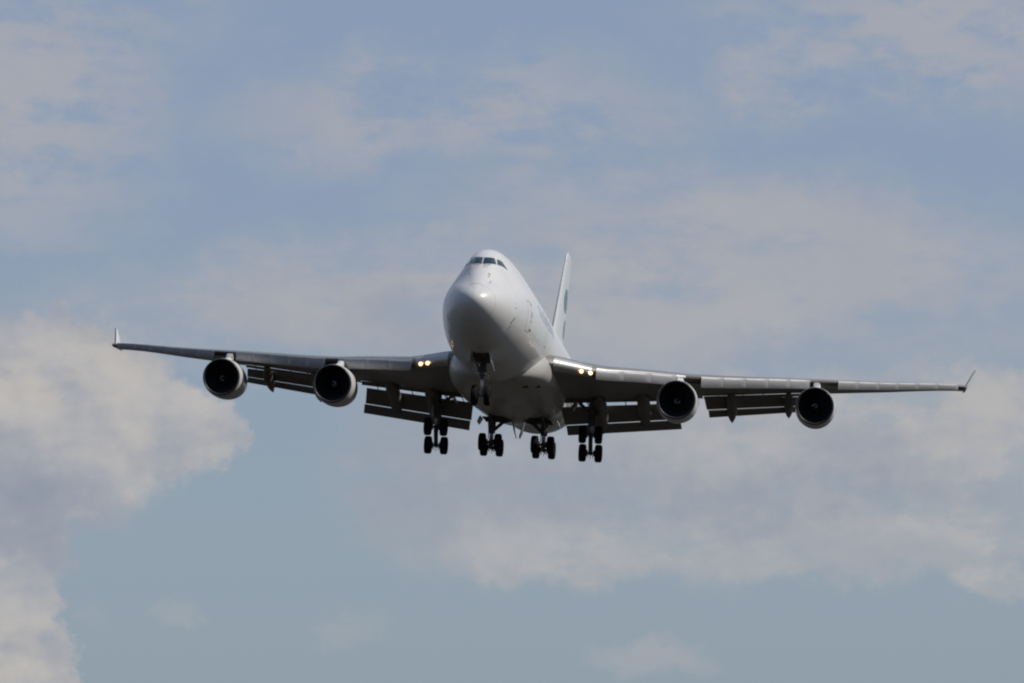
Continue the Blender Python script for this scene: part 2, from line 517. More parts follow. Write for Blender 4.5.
# doors, service panels and faded titles on the left (sunlit) side
def zp(y, z, s=1):
    lo, hi = -PI / 2 + .02, PI / 2
    for _ in range(26):
        md = (lo + hi) / 2
        if section(y, [md])[0][2] > z: hi = md
        else: lo = md
    return (y, lo if s > 0 else PI - lo)
def side_rect(name, y0, y1, z0, z1, m, s=1, off=.012, parent=None):
    return fpatch(name, [zp(y0, z0, s), zp(y1, z0, s), zp(y1, z1, s), zp(y0, z1, s)], m, parent or fus, off, 4, 4)
def outline(name, y0, y1, z0, z1, m, s=1, t=.035):
    mb = MB()
    for (a0, a1, b0, b1) in ((y0, y1, z0, z0 + t), (y0, y1, z1 - t, z1), (y0, y0 + t, z0 + t, z1 - t), (y1 - t, y1, z0 + t, z1 - t)):
        q = [zp(a0, b0, s), zp(a1, b0, s), zp(a1, b1, s), zp(a0, b1, s)]
        rows = []
        for i in range(7):
            u = i / 6; row = []
            for j in range(7):
                v = j / 6
                y = (1 - u) * ((1 - v) * q[0][0] + v * q[1][0]) + u * ((1 - v) * q[3][0] + v * q[2][0])
                p = (1 - u) * ((1 - v) * q[0][1] + v * q[1][1]) + u * ((1 - v) * q[3][1] + v * q[2][1])
                row.append(fpt(y, p, .012))
            rows.append(row)
        mb.grid(rows, closed=False)
    return mb.build(name, m, fus, ang=60)
for s in (-1, 1):
    outline('door_outline', 7.15, 8.25, -1.1, .85, 'seam', s)
    outline('door_outline', 15.4, 16.5, -1.0, .9, 'seam', s)
side_rect('marking', 3.98, 4.12, -.86, -.76, 'mark')
side_rect('marking', 3.80, 3.96, -1.02, -.90, 'mark')
side_rect('marking', 3.62, 3.78, -1.20, -1.08, 'mark')
side_rect('marking', 3.74, 3.90, -1.52, -1.30, 'seam')
side_rect('marking', 3.90, 4.0, -.22, -.12, 'mark')
side_rect('marking', 3.86, 3.95, .08, .15, 'seam')
side_rect('marking', 8.36, 8.52, .62, .84, 'seam')
side_rect('marking', 8.40, 8.70, -.12, .30, 'title')
side_rect('marking', 8.34, 8.50, -.42, -.30, 'mark')
side_rect('marking', 8.40, 8.80, -.98, -.84, 'mark')
for i in range(8):
    y = 12.0 + i * 1.25
    side_rect('title_mark', y, y + .85, .35 + (.12 if i % 3 == 0 else 0), 1.25 - (.22 if i % 2 else 0), 'title')
for (y, ph) in ((1.9, 1.05), (2.5, 1.25), (2.6, 1.9)):      # probes and vents by the nose
    p = fpt(y, ph, 0.0); q = fpt(y, ph, .12)
    MB().tube([p, q, q + Vector((0, -.16, 0))], .018, 8).build('pitot_probe', 'mark', fus)
MB().tube([fpt(2.72, 1.30, -.02), fpt(2.72, 1.30, .04)], .045, 10).build('ice_probe', 'mark', fus)
for s in (-1, 1):                                              # wipers
    MB().tube([(.12 * s, 3.2, 2.34), (.55 * s, 3.27, 2.40)], .018, 6).build('wiper', 'mark', fus)
# antennas
for y in ():
    MB().grid([[(-.02, y - .2, 4.25), (.02, y - .2, 4.25), (.02, y + .25, 4.25), (-.02, y + .25, 4.25)],
               [(-.01, y, 4.70), (.01, y, 4.70), (.01, y + .25, 4.70), (-.01, y + .25, 4.70)]]).build('antenna', 'white', fus)
for y in (12.0, 24.0):
    MB().grid([[(-.02, y - .2, -3.3), (.02, y - .2, -3.3), (.02, y + .25, -3.3), (-.02, y + .25, -3.3)],
               [(-.01, y, -3.75 - (.55 if y > 20 else 0)), (.01, y, -3.75 - (.55 if y > 20 else 0)), (.01, y + .25, -3.75 - (.55 if y > 20 else 0)), (-.01, y + .25, -3.75 - (.55 if y > 20 else 0))]]).build('antenna', 'white', fus)

# ---- wing-to-body fairing
def superell(y, hw, zt, zb, n=2.6, N=64):
    zc = (zt + zb) / 2; hz = (zt - zb) / 2; r = []
    for k in range(N):
        t = 2 * PI * k / N; c, s = math.cos(t), math.sin(t)
        r.append((hw * math.copysign(abs(c)**(2 / n), c), y, zc + hz * math.copysign(abs(s)**(2 / n), s)))
    return r
FS = [(15.2, 1.6, -2.2, -3.30), (16.5, 2.75, -1.5, -3.50), (18, 3.25, -.85, -3.62), (20, 3.55, -.5, -3.72), (23, 3.72, -.5, -3.82), (28, 3.72, -.6, -3.86), (31, 3.5, -.9, -3.86),
      (34, 3.22, -1.1, -3.84), (37, 3.05, -1.3, -3.74), (40, 2.8, -1.6, -3.56), (43, 2.2, -2.2, -3.40)]
FSA = np.array(FS)
rows = []
for y in np.arange(15.2, 43.01, .8):
    hw, zt, zb = [float(pchip(FSA[:, 0], FSA[:, i], np.array([y]))[0]) for i in (1, 2, 3)]
    rows.append(superell(y, hw, zt, zb))
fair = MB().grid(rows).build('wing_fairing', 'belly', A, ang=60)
for (x, y, z) in ((1.86, 17.7, -3.44), (2.56, 18.7, -3.29)):   # air conditioning inlets under the left wing root
    MB().grid([[(x - .17, y - .25, z - .02), (x + .17, y - .25, z + .03), (x + .17, y - .25, z + .16), (x - .17, y - .25, z + .14)],
               [(x - .19, y, z - .10), (x + .19, y, z - .05), (x + .19, y, z + .16), (x - .19, y, z + .14)],
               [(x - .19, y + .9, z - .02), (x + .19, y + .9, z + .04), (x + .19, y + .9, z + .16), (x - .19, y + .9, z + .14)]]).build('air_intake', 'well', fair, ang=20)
for (x, y) in ((-1.3, 25.), (.3, 26.5), (1.8, 27.5)):
    MB().rev([(-.05, .06), (.05, .06)], (x, y, -3.84), n=12, caps=True).build('drain_port', 'seam', fair)

# ---- wing geometry
LEy = lambda x: 18.45 + (abs(x) - 3.25) * .885
def LEz(x):
    return float(pchip([0, 3.4, 6.0, 9.0, 12.5, 19.0, 25.3, 31.0, 33], [-1.70, -1.66, -1.76, -1.48, -1.18, -.34, .46, 1.22, 1.34], [abs(x)])[0])
def TEy(x):
    x = abs(x)
    return 33.3 + (x - 3.25) * .33 if x < 12.0 else 36.19 + (x - 12) * .575
def tc(x): return float(np.interp(abs(x), [3, 12, 31], [.128, .095, .08]))
def inc(x): return R(float(np.interp(abs(x), [3, 12, 31], [3.2, 1.35, -2.4])))
def airfoil(x, frac=1.0, n=16, sgn=1):
    """closed loop: lower from rear to nose, upper back to rear"""
    c = TEy(x) - LEy(x); t = tc(x); i = inc(x)
    us = [(1 - math.cos(PI * k / n)) / 2 * frac for k in range(n + 1)]
    yt = lambda u: 5 * t * (.2969 * math.sqrt(u) - .1260 * u - .3516 * u * u + .2843 * u**3 - .1015 * u**4)
    cam_ = lambda u: .012 * math.sin(PI * min(u, 1)) if u < 1 else 0
    pts = [(u, cam_(u) - yt(u) * .95) for u in us[::-1]] + [(u, cam_(u) + yt(u)) for u in us[1:]]
    r = []
    for u, v in pts:
        yy, zz = u * c, v * c
        y = LEy(x) + yy * math.cos(i) + zz * math.sin(i)
        z = LEz(x) - yy * math.sin(i) + zz * math.cos(i)
        r.append((sgn * x, y, z))
    return r
def frac(x):
    if 3.1 < x < 11.45: return .80
    if 12.8 < x < 20.75: return .80
    return 1.0
XS = [2.6, 3.095, 3.105, 4, 5, 6.5, 8, 9.5, 11.445, 11.455, 12, 12.4, 12.795, 12.805, 15, 17, 19, 20.745, 20.755, 22, 24, 26, 28, 29.5, 30.6, 31.1, 31.3, 31.38]

def wing_pt(x, u, side, sgn=1, off=0.0):
    """point on lower (side=-1) or upper surface at chord fraction u"""
    c = TEy(x) - LEy(x); t = tc(x); i = inc(x)
    v = .012 * math.sin(PI * u) + side * 5 * t * (.2969 * math.sqrt(u) - .1260 * u - .3516 * u * u + .2843 * u**3 - .1015 * u**4) * (.95 if side < 0 else 1)
    yy, zz = u * c, v * c + side * off
    return Vector((sgn * x, LEy(x) + yy * math.cos(i) + zz * math.sin(i), LEz(x) - yy * math.sin(i) + zz * math.cos(i)))

def panel_profile(chord, thick, n=8):
    up = [(chord * k / n, thick * (1.5 * math.sqrt(k / n) * (1 - k / n) + .12 * (1 - k / n))) for k in range(n + 1)]
    lo = [(chord * k / n, -thick * .35 * math.sin(PI * k / n) * (1 - .3 * k / n)) for k in range(n, 0, -1)]
    return up + lo
def flap_panel(name, parent, sgn, x0, x1, LE0, LE1, ch0, ch1, delta, thick=.12, n=6, m='flap'):
    """LE0/LE1: (y,z) of leading edge at x0/x1; delta down angle"""
    rows = []
    for k in range(n + 1):
        f = k / n; x = x0 + (x1 - x0) * f
        y0 = LE0[0] * (1 - f) + LE1[0] * f; z0 = LE0[1] * (1 - f) + LE1[1] * f
        ch = ch0 * (1 - f) + ch1 * f
        cd, sdn = math.cos(R(delta)), math.sin(R(delta))
        rows.append([(sgn * (x + .12 * a), y0 + a * cd + b * sdn, z0 - a * sdn + b * cd) for a, b in panel_profile(ch, thick * (.75 + .25 * ch / max(ch0, ch1)))])
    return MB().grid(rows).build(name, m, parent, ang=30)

def kflap(parent, sgn, x0, x1, h0, h1, fwd0, fwd1, m='krueger'):
    rows = []
    n = 4
    for k in range(n + 1):
        f = k / n; x = x0 + (x1 - x0) * f
        h = h0 + (h1 - h0) * f; fw = fwd0 + (fwd1 - fwd0) * f
        y0, z0 = LEy(x) - fw, LEz(x) + .10
        outer = [(0.12, .04), (0.0, .03), (-.09, -.06), (-.15, -.20), (-.17, -.38), (-.15, -.60), (-.08, -.82), (.02, -1.0)]
        inner = [(a + .10, b * .97 - .02) for a, b in outer[::-1][1:-1]]
        rows.append([(sgn * x, y0 + a * h * 1.3, z0 + b * h) for a, b in outer + inner])
    return MB().grid(rows).build('leading_edge_flap', m, parent, ang=50)

def canoe(parent, sgn, x, ys, ye, w, drop, mid):
    """flap track fairing: front half under the wing, rear half drooping with the flaps"""
    rows = []
    y_mid = mid
    u0 = (ys - LEy(x)) / (TEy(x) - LEy(x))
    z0 = wing_pt(x, min(max(u0, .05), .78), -1).z
    um = .78
    zm = wing_pt(x, um, -1).z
    P = [(ys, z0 + .05, .02, .02), (ys + .5, z0 - .12, w * .28, .20), (ys + 1.3, z0 - .25, w * .45, .34), (y_mid, zm - .42, w * .5, .50),
         (y_mid + (ye - y_mid) * .45, zm - .42 - drop * .42, w * .5, .48), (y_mid + (ye - y_mid) * .72, zm - .42 - drop * .70, w * .34, .33), (ye, zm - .42 - drop, .02, .03)]
    PA = np.array(P)
    for y in np.linspace(ys, ye, 22):
        z, hw, hz = [float(pchip(PA[:, 0], PA[:, i], np.array([y]))[0]) for i in (1, 2, 3)]
        rows.append([(sgn * x + hw * math.cos(t), y, z + hz * math.sin(t)) for t in [2 * PI * k / 16 for k in range(16)]])
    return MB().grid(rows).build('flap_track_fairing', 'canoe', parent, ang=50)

for sgn in (-1, 1):
    rows = [airfoil(x, frac(x), sgn=sgn) for x in XS]
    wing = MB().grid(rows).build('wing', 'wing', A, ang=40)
    wing['label'] = 'left wing on the sunlit side' if sgn > 0 else 'right wing on the shaded side'
    # polished leading edge skin, inboard of the first leading edge flap
    rows = []
    for k in range(9):
        x = 3.55 + (5.95 - 3.55) * k / 8
        us = [.035, .02, .01, .004, .001]
        row = [wing_pt(x, u, -1, sgn, .012) for u in us] + [wing_pt(x, 0, 1, sgn, 0) - Vector((0, .012, 0))] + [wing_pt(x, u, 1, sgn, .012) for u in us[::-1]]
        rows.append(row)
    MB().grid(rows, closed=False).build('leading_edge_skin', 'wingle', wing, ang=60)
    rows = []
    for k in range(9):
        x = 6.25 + (12.0 - 6.25) * k / 8
        us = [.012, .006, .002, .0005]
        row = [wing_pt(x, u, -1, sgn, .012) for u in us[2:]] + [wing_pt(x, 0, 1, sgn, 0) - Vector((0, .012, 0))] + [wing_pt(x, u, 1, sgn, .012) for u in us[::-1]]
        rows.append(row)
    MB().grid(rows, closed=False).build('leading_edge_skin', 'wingle', wing, ang=60)
    # landing lights in the leading edge root
    for x in ((5.32, 5.90) if sgn > 0 else (5.04, 5.56)):
        p = wing_pt(x, .001, -1, sgn)
        q = p + Vector((0, -.06, -.10))
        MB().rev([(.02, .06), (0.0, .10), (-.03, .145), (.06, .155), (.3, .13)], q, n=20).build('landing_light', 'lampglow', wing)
        MB().rev([(-.08, .001), (-.065, .055), (-.02, .075), (.08, .075)], q, n=16, caps=True).build('landing_light_bulb', 'lamp', wing)
    # leading edge flaps: three inboard, five mid, six outboard
    def krow(xs, h0, h1, f0, f1):
        n = len(xs) - 1
        for i in range(n):
            fa, fb = i / n, (i + 1) / n
            kflap(wing, sgn, xs[i] + .007, xs[i + 1] - .007, h0 + (h1 - h0) * fa, h0 + (h1 - h0) * fb, f0 + (f1 - f0) * fa, f0 + (f1 - f0) * fb)
    krow([6.25, 8.05, 9.8, 11.45], .66, .70, .02, .05)
    krow([13.05, 14.55, 16.05, 17.55, 19.0, 20.35], .76, .62, .12, .14)
    krow([22.3, 23.75, 25.2, 26.6, 28.0, 29.4, 30.85], .60, .42, .14, .12)
    for (xa, xb) in ((11.5, 13.0), (20.4, 22.25)):  # dark patches painted for the shade on the fixed leading edge
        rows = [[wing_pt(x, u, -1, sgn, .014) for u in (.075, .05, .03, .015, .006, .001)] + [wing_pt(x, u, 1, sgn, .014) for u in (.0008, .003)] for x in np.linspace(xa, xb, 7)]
        MB().grid(rows, closed=False).build('leading_edge_shade_patch', 'well', wing, ang=60)
    # inboard flap: fore, mid, aft
    def fore(x0, x1, c):
        a = wing_pt(x0, .80, -1); b = wing_pt(x1, .80, -1)
        flap_panel('fore_flap', wing, sgn, x0, x1, (a.y + .05, a.z - .02), (b.y + .05, b.z - .02), c, c * .85, 26, .07)
    fore(3.3, 11.3, .60)
    fore(12.9, 20.65, .40)
    mLE = lambda x: (32.2 + (x - 3.5) * .30, -2.99 + (x - 3.5) * .1212)
    flap_panel('mid_flap', wing, sgn, 3.08, 11.0, mLE(3.08), mLE(11.0), 2.06, 1.84, 30, .15)
    def aft(mle, c, x, gap): return (mle(x)[0] + c * math.cos(R(30)) + gap, mle(x)[1] - c * math.sin(R(30)) - gap * .9)
    flap_panel('aft_flap', wing, sgn, 3.4, 11.3, aft(mLE, 2.06, 3.15, .05), aft(mLE, 1.84, 11.05, .05), .86, .82, 46, .08)
    mo = lambda x: (35.5 + (x - 13) * .613, -1.43 + (x - 13) * .133)
    flap_panel('mid_flap', wing, sgn, 12.92, 20.6, mo(12.92), mo(20.6), 1.42, .98, 30, .11)
    flap_panel('aft_flap', wing, sgn, 13.2, 20.7, aft(mo, 1.42, 13.1, .04), aft(mo, .98, 20.65, .03), .66, .50, 46, .06)
    # flap brackets seen in the slots
    for x in (4.6, 5.1, 7.55, 10.15, 15.6, 17.0, 19.9, 13.9):
        a = wing_pt(x, .78, -1, sgn)
        my, mz = (mLE if x < 12 else mo)(x)
        MB().tube([a + Vector((0, 0, .05)), Vector((sgn * x, my + .25, mz - .02))], .035, 8).build('flap_bracket', 'strut', wing)
    for i, x in enumerate((3.9, 4.2, 4.45, 4.75, 5.05)):    # drive linkage near the root
        a = wing_pt(x, .79, -1, sgn); my, mz = mLE(x + .3)
        MB().tube([a, Vector((sgn * (x + (.35 if i % 2 else -.1)), my + .2, mz))], .03, 6).build('flap_bracket', 'strut', wing)
    canoe(wing, sgn, 5.9, 29.0, 35.9, .95, 1.45, 31.4)
    canoe(wing, sgn, 8.85, 30.0, 36.9, .92, 1.35, 32.5)
    canoe(wing, sgn, 14.85, 33.8, 39.0, .74, 1.18, 36.0)
    canoe(wing, sgn, 18.8, 37.0, 41.5, .66, 1.0, 38.3)
    # winglet: swept, canted outward
    rows = []
    wl = [(31.25, -.02, 43.8, 46.95), (31.42, .10, 44.3, 47.2), (31.52, .40, 45.1, 47.5), (31.78, 1.0, 46.3, 48.05), (32.02, 1.55, 47.3, 48.55), (32.14, 1.78, 47.8, 48.75), (32.17, 1.84, 48.1, 48.7)]
    zt = LEz(31.3) + .02
    for (x, dz, ya, yb) in wl:
        c = yb - ya; r = []
        th = (c * .035 + .02) * (.35 if dz < .05 else 1)
        for k in range(20):
            t = 2 * PI * k / 20
            yy = ya + c * (1 - math.cos(t)) / 2
            e = math.sin(t) * th * (1 if math.cos(t) > -.2 else 1.0) * math.sqrt(max(0, 1 - ((yy - ya) / c)**2 * .55))
            nrm = Vector((.90, 0, -.42)) if dz > .1 else Vector((.25, 0, -.95))
            r.append((sgn * (x + nrm.x * e), yy, zt + dz + nrm.z * e))
        rows.append(r)
    wlet = MB().grid(rows).build('winglet', 'white', wing, ang=60)
    MB().tube([(sgn * (x - .03), ya - .01, zt + dz) for (x, dz, ya, yb) in wl[1:]], [.055, .055, .05, .045, .04, .03], 8).build('winglet_shade_strip', 'strut', wlet)  # added dark strip, stands in for shade on the winglet's inner face
    MB().rev([(-.10, .01), (-.06, .05), (.1, .06), (.3, .03)], (sgn * 31.3, LEy(31.3) + .14, LEz(31.3)), n=14, caps=True).build('navigation_light', 'red' if sgn > 0 else 'green', wing)

# ---- engines
def engine(x, yi, zi, tag):
    eng = MB()
    prof = [(1.05, 1.175), (.6, 1.165), (.3, 1.16), (.12, 1.18)]
    outer = [(.16, 1.318), (.4, 1.350), (.8, 1.385), (1.4, 1.405), (2.2, 1.40), (3.0, 1.35), (3.8, 1.26), (4.35, 1.18)]
    zi -= .10
    c = (x, yi, zi)
    sgn = 1 if x > 0 else -1
    til = R(1.5)
    n = MB(); n.rev(outer + [(4.34, 1.15), (3.6, 1.15)], c, tilt=til, n=56)
    nac = n.build('engine', 'nacelle', A, ang=60)
    if tag: nac['label'] = tag
    MB().rev([(.12, 1.170), (.06, 1.195), (.015, 1.220), (0, 1.245), (.015, 1.270), (.06, 1.296), (.12, 1.312), (.16, 1.319)], c, tilt=til, n=56).build('inlet_lip', 'lip', nac, ang=80)
    MB().rev([(.12, 1.170), (.35, 1.150), (.8, 1.160), (1.3, 1.17), (1.32, .001)], c, tilt=til, n=48).build('inlet_duct', 'duct', nac)
    # fan blades
    fb = MB()
    rt = Matrix.Rotation(til, 3, 'X')
    for k in range(34):
        a0 = 2 * PI * k / 34; rows = []
        for q in range(6):
            r = .33 + (1.155 - .33) * q / 5; tw = R(20 + 42 * q / 5); ch = .13 + .05 * q / 5
            d = ch * math.cos(tw); e = ch * math.sin(tw) / r * .9
            rows.append([Vector(c) + rt @ Vector((r * math.cos(a0 + s_ * e), 1.12 + s_ * d * .6, r * math.sin(a0 + s_ * e))) for s_ in (-1, 0, 1)])
        fb.grid(rows, closed=False)
    fb.build('fan', 'fan', nac)
    MB().rev([(.62, .001), (.66, .07), (.80, .18), (1.0, .29), (1.12, .34)], c, tilt=til, n=28).build('spinner', 'spinner', nac)
    sp = MB(); rows = []
    for k in range(22):
        f = k / 21; a = 2.6 + f * 4.6 + x
        r = .06 + .15 * f; yo = .655 + (r - .07) * 1.12 - .03
        wd = .022 + .030 * f
        rows.append([Vector(c) + rt @ Vector(((r + o_) * math.cos(a), yo + o_ * 1.1, (r + o_) * math.sin(a))) for o_ in (-wd, wd)])
    sp.grid(rows, closed=False).build('spinner_spiral', 'spiral', nac)
    MB().rev([(3.6, 1.14), (4.0, .98), (4.9, .88), (5.9, .66), (6.0, .62), (5.6, .60)], c, tilt=til, n=36).build('core_cowl', 'hot', nac)
    MB().rev([(5.4, .48), (5.9, .42), (6.5, .25), (6.9, .02)], c, tilt=til, n=24, caps=True).build('exhaust_plug', 'hot', nac)
    # pylon: from nacelle crown back to under the wing leading edge
    xw = abs(x); top = wing_pt(xw, .0, 1)
    rows = []
    yw = top.y
    for (y, zt_, zb_, hw) in ((yi + 1.3, zi + 1.40, zi + 1.2, .03), (yi + 2.0, zi + 1.60, zi + 1.15, .18), (yi + 2.9, zi + 1.74, zi + 1.1, .24),
                              (yw - .5, top.z - .10, zi + 1.0, .27), (yw + .5, top.z - .02, zi + .8, .26), (yw + 2.2, top.z - .2, zi + .75, .25), (yw + 3.8, top.z - .45, top.z - 1.1, .14), (yw + 4.8, top.z - .5, top.z - .8, .03)):
        hh = (zt_ - zb_) / 2; zc = (zt_ + zb_) / 2
        rows.append([(x + hw * math.copysign(abs(math.cos(t))**.6, math.cos(t)), y, zc + hh * math.copysign(abs(math.sin(t))**.6, math.sin(t))) for t in [2 * PI * k / 20 for k in range(20)]])
    MB().grid(rows).build('pylon', 'nacelle', nac, ang=50)
    # blue emblem on the cowl's left flank
    mk = MB(); rows = []
    for i in range(13):
        f = -1 + 2 * i / 12; y = 2.55 + f * .75
        h = .42 * math.sqrt(max(0, 1 - f * f)) + .004
        rr = float(np.interp(y, [p[0] for p in outer], [p[1] for p in outer])) + .012
        rows.append([Vector(c) + rt @ Vector((rr * math.cos(t), y, rr * math.sin(t))) for t in [(.16 + h / 1.4 * (2 * j / 8 - 1)) for j in range(9)]])
    mk.grid(rows, closed=False).build('cowl_emblem', 'navy', nac)
    return nac
engine(-20.83, 30.55, -2.16, 'outer engine on the shaded wing')
engine(-11.68, 21.85, -3.28, 'inner engine on the shaded wing')
engine(11.68, 21.85, -3.21, 'inner engine on the sunlit wing')
engine(20.83, 30.55, -2.12, 'outer engine on the sunlit wing')

# ---- tail fin with rudder and blue emblem
def fin_pt(z, u, s):
    """u chord fraction 0..1, s side -1/1; NACA-like fin"""
    f = (z - 2.6) / (13.45 - 2.6)
    le = 53.0 + f * (65.9 - 53.0); te = 65.8 + f * (70.3 - 65.8)
    if f > .965: le += (f - .965) / .035 * .9
    c = te - le
    th = .054
    v = s * 5 * th * (.2969 * math.sqrt(u) - .1260 * u - .3516 * u * u + .2843 * u**3 - .1036 * u**4) * c
    if f > .965: v *= max(.15, 1 - ((f - .965) / .035)**2)
    return Vector((v, le + u * c, z))
def fin_part(name, u0, u1, z0, z1, m, parent, n=14, nz=16):
    rows = []
    us = [u0 + (u1 - u0) * ((1 - math.cos(PI * k / n)) / 2 if u0 == 0 else k / n) for k in range(n + 1)]
    for i in range(nz + 1):
        z = z0 + (z1 - z0) * i / nz
        rows.append([fin_pt(z, u, -1) for u in us[::-1]] + [fin_pt(z, u, 1) for u in us[1 if u0 == 0 else 0:]])
    return MB().grid(rows).build(name, m, parent, ang=40)
fin = fin_part('tail_fin', 0, .70, 2.6, 13.45, 'white', A, nz=40)
fin_part('rudder', .705, .998, 3.3, 13.2, 'white', fin, n=5, nz=20)
# dorsal fillet
rows = []
for k in range(10):
    f = k / 9; y = 47.5 + 7.5 * f; h = 2.2 * f**1.6
    rows.append([(.03 + .14 * f, y, 2.9), (.02 + .05 * f, y, 3.15 + h), (-.02 - .05 * f, y, 3.15 + h), (-.03 - .14 * f, y, 2.9)])
MB().grid(rows).build('dorsal_fillet', 'white', fin, ang=50)
rows = []
for k in range(14):
    z = 4.0 + 9.2 * k / 13
    rows.append([fin_pt(z, u, -1) + Vector((-.01, 0, 0)) for u in (.012, .004)] + [fin_pt(z, 0, 1) - Vector((0, .012, 0))] + [fin_pt(z, u, 1) + Vector((.01, 0, 0)) for u in (.004, .012)])
MB().grid(rows, closed=False).build('fin_leading_edge', 'wingle', fin, ang=60)
def fin_emblem(cz, cu, rz, ru_, zlo, zhi, s):
    rows = []
    for i in range(17):
        f = -1 + 2 * i / 16
        z = cz + rz * f
        if z < zlo or z > zhi: continue
        hu = ru_ * math.sqrt(max(0, 1 - f * f)) + .002
        rows.append([fin_pt(z, min(.985, cu + hu * (2 * j / 8 - 1)), s) + Vector((.016 * s, 0, 0)) for j in range(9)])
    MB().grid(rows, closed=False).build('tail_emblem', 'logo', fin)
for s in (-1, 1):
    fin_emblem(9.35, .64, 1.05, .31, 0, 99, s)
    fin_emblem(7.1, .84, .85, .14, 0, 99, s)

# ---- horizontal stabilisers
for sgn in (-1, 1):
    rows = []
    for k in range(7):
        f = k / 6; x = .8 + (11.08 - .8) * f
        le = 59.6 + (x - .8) * .82; te = 67.2 + (x - .8) * .30; c = te - le; z = 1.7 + x * .12
        us = [(1 - math.cos(PI * q / 12)) / 2 for q in range(13)]
        th = .09
        yt = lambda u: 5 * th * (.2969 * math.sqrt(u) - .1260 * u - .3516 * u * u + .2843 * u**3 - .1015 * u**4) * c
        rows.append([(sgn * x, le + u * c, z - yt(u)) for u in us[::-1]] + [(sgn * x, le + u * c, z + yt(u)) for u in us[1:]])
    MB().grid(rows).build('horizontal_stabilizer', 'wing', A, ang=40)

# ---- landing gear
def wheel(parent, x, y, z, r=.625, wd=.25):
    prof = [(-wd * .55, r * .50), (-wd * .9, r * .60), (-wd, r * .78), (-wd * .92, r * .90), (-wd * .70, r * .975), (-wd * .35, r), (0, r * .997), (wd * .35, r), (wd * .70, r * .975), (wd * .92, r * .90), (wd, r * .78), (wd * .9, r * .60), (wd * .55, r * .50)]
    o = MB().rev(prof, (x, y, z), axis='x', n=32, caps=True).build('wheel', 'tyre', parent, ang=40)
    MB().rev([(-wd * .62, .02), (-wd * .62, r * .46), (-wd * .5, r * .52), (wd * .5, r * .52), (wd * .62, r * .46), (wd * .62, .02)], (x, y, z), axis='x', n=20, caps=True).build('wheel_rim', 'rim', parent)
    return o

def bogie(root, px, py, pz, tilt, lead_y=0):
    """four wheels, beam pitched so that the aft axle hangs low"""
    d = .735
    dy, dz = d * math.cos(R(tilt)), d * math.sin(R(tilt))
    MB().tube([(px, py - dy * 1.12, pz + dz * 1.12), (px, py + dy * 1.12, pz - dz * 1.12)], .15, 12).build('bogie_beam', 'strut', root)
    for s_ in (-1, 1):
        cy, cz = py + s_ * dy, pz - s_ * dz
        MB().tube([(px - .56, cy, cz), (px + .56, cy, cz)], .09, 10).build('axle', 'strut', root)
        for t in (-1, 1):
            wheel(root, px + t * .56, cy, cz)
            MB().rev([(-.10, .05), (-.10, .22), (.10, .22), (.10, .05)], (px + t * .30, cy, cz), axis='x', n=16, caps=True).build('brake', 'strut', root)
    MB().tube([(px + .1, py - dy * .8, pz + dz * .8 - .28), (px + .1, py + dy * .8, pz - dz * .8 - .28)], .04, 8).build('brake_rod', 'strut', root)
    for t in (-.10, 0, .10):
        MB().tube([(px + t, py + dy, pz - dz - .05), (px + t * 2, py + dy * 1.15, pz - dz - .42 + abs(t))], .022, 6).build('brake_hose', 'strut', root)

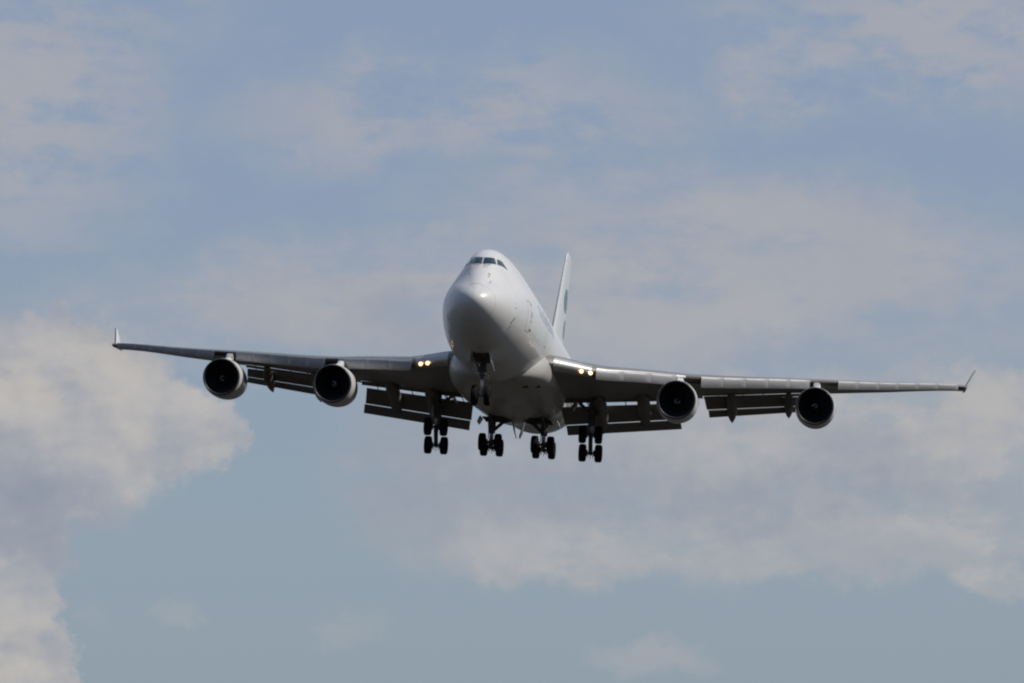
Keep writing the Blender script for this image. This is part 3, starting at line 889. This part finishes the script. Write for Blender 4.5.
for sgn in (-1, 1):
    # wing gear
    px, py, pz = sgn * 5.43 - .06, 31.4, -5.58
    st = MB().tube([(px, py - .1, -2.2), (px, py - .05, -3.6), (px, py, -4.35)], [.27, .25, .22], 16).build('wing_landing_gear', 'strut', A)
    MB().tube([(px, py, -4.3), (px, py, pz)], .15, 14).build('oleo_piston', 'chrome', st)
    bogie(st, px, py, pz, 55)
    MB().tube([(px, py, -3.5), (px - sgn * 1.0, py - .1, -2.7)], .11, 10).build('side_brace', 'strut', st)
    MB().tube([(px, py, -4.0), (px, py - 2.2, -2.3)], .09, 10).build('drag_brace', 'strut', st)
    MB().tube([(px + .05, py + .3, -4.25), (px + .05, py + .55, -4.85), (px + .05, py + .15, pz + .1)], .06, 8).build('torque_link', 'strut', st)
    MB().tube([(px - sgn * .22, py - .2, -3.0), (px - sgn * .2, py - .25, -4.9), (px - sgn * .1, py - .35, -5.2)], .028, 6).build('hydraulic_line', 'strut', st)
    # strut door, hanging beside the leg
    rt = Matrix.Rotation(R(6) * sgn, 3, 'Y') @ Matrix.Rotation(R(14), 3, 'Z')
    MB().box((px + sgn * .42, py + .25, -3.25), (.035, .62, .98), rt).build('gear_door', 'canoe', st)
    MB().box((px - sgn * 1.25, py - .4, -3.05), (.03, 1.1, .30), Matrix.Rotation(R(30) * sgn, 3, 'Y')).build('gear_door', 'canoe', st)
    # body gear
    px, py, pz = sgn * 1.86 - .06, 34.6, -5.66
    st = MB().tube([(px, py - .1, -3.5), (px, py - .05, -4.2), (px, py, -4.85)], [.30, .28, .24], 16).build('body_landing_gear', 'strut', A)
    MB().tube([(px, py, -4.8), (px, py, pz)], .155, 14).build('oleo_piston', 'chrome', st)
    bogie(st, px, py, pz, 9)
    MB().tube([(px, py, -4.75), (px - sgn * .75, py - .1, -4.05), (px - sgn * 1.35, py - .1, -3.78)], [.12, .13, .16], 10).build('side_brace', 'strut', st)
    MB().tube([(px, py, -4.5), (px, py - 2.4, -3.7)], .10, 10).build('drag_brace', 'strut', st)
    MB().tube([(px, py + .3, -4.7), (px, py + .6, -5.15), (px, py + .15, pz + .1)], .06, 8).build('torque_link', 'strut', st)
    MB().tube([(px + sgn * .3, py, -3.75), (px + sgn * .22, py - .1, -4.6)], .035, 6).build('hydraulic_line', 'strut', st)
    MB().tube([(px - .18, py - .2, -4.0), (px - .2, py - .2, -5.3)], .03, 6).build('hydraulic_line', 'strut', st)
    # open body gear well (dark slot) and doors
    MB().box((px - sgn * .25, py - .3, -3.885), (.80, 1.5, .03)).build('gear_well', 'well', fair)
    d = MB()
    xa, xb, xc = (.40, .24, .11) if sgn > 0 else (.52, .33, .20)
    d.grid([[(sgn * xa, py - .6, -3.8), (sgn * (xa - .06), py - .6, -3.8), (sgn * (xa - .06), py + .7, -3.8), (sgn * xa, py + .7, -3.8)],
            [(sgn * xb, py - .5, -4.6), (sgn * (xb - .06), py - .5, -4.6), (sgn * (xb - .06), py + .6, -4.7), (sgn * xb, py + .6, -4.7)],
            [(sgn * xc, py - .3, -5.0), (sgn * (xc - .06), py - .3, -5.0), (sgn * (xc - .06), py + .3, -5.1), (sgn * xc, py + .3, -5.1)]])
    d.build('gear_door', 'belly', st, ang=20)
    d = MB()
    d.grid([[(sgn * 2.72, py - 1.2, -3.75), (sgn * 2.66, py - 1.2, -3.75), (sgn * 2.66, py + .8, -3.75), (sgn * 2.72, py + .8, -3.75)],
            [(sgn * 2.92, py - 1.0, -4.15), (sgn * 2.86, py - 1.0, -4.15), (sgn * 2.86, py + .6, -4.2), (sgn * 2.92, py + .6, -4.2)]])
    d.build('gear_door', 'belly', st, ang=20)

# nose gear
px, py, pz = 0, 7.7, -5.36
ng = MB().tube([(0, py - .15, -3.0), (0, py - .05, -3.9), (0, py, -4.35)], [.17, .17, .15], 14).build('nose_landing_gear', 'strut', A)
MB().tube([(0, py, -4.3), (0, py, pz)], .10, 12).build('oleo_piston', 'chrome', ng)
MB().tube([(-.42, py, pz), (.42, py, pz)], .08, 10).build('axle', 'strut', ng)
for t in (-1, 1): wheel(ng, t * .42, py, pz, .65, .21)
MB().tube([(0, py + .2, -4.2), (0, py + .5, -4.75), (0, py + .12, pz + .08)], .05, 8).build('torque_link', 'strut', ng)
for t in (-1, 1):
    MB().tube([(t * .12, py, -4.1), (t * .38, py - 1.5, -3.1)], .055, 8).build('drag_brace', 'strut', ng)
    MB().tube([(t * .16, py - .12, -3.55), (t * .28, py - .12, -3.85)], .05, 8).build('steering_actuator', 'strut', ng)
    # forward doors hang either side of the well
    MB().grid([[(t * .62, 5.55, -2.78), (t * .58, 5.55, -2.78), (t * .58, 8.3, -3.2), (t * .62, 8.3, -3.2)],
               [(t * .74, 5.6, -3.42), (t * .70, 5.6, -3.42), (t * .70, 8.2, -3.75), (t * .74, 8.2, -3.75)]]).build('gear_door', 'white', ng, ang=20)
MB().box((0, py - .25, -4.0), (.16, .10, .10)).build('taxi_light_bracket', 'strut', ng)
for t in (-1, 1):
    MB().rev([(-.05, .001), (-.04, .07), (.02, .09), (.08, .06)], (t * .22, py - .3, -4.0), n=14, caps=True).build('taxi_light', 'chrome', ng)
rows = []
for k in range(9):
    y = 5.6 + (8.35 - 5.6) * k / 8
    rows.append([fpt(y, -PI / 2 + a, .012) for a in [(-.185 + .37 * j / 8) for j in range(9)]])
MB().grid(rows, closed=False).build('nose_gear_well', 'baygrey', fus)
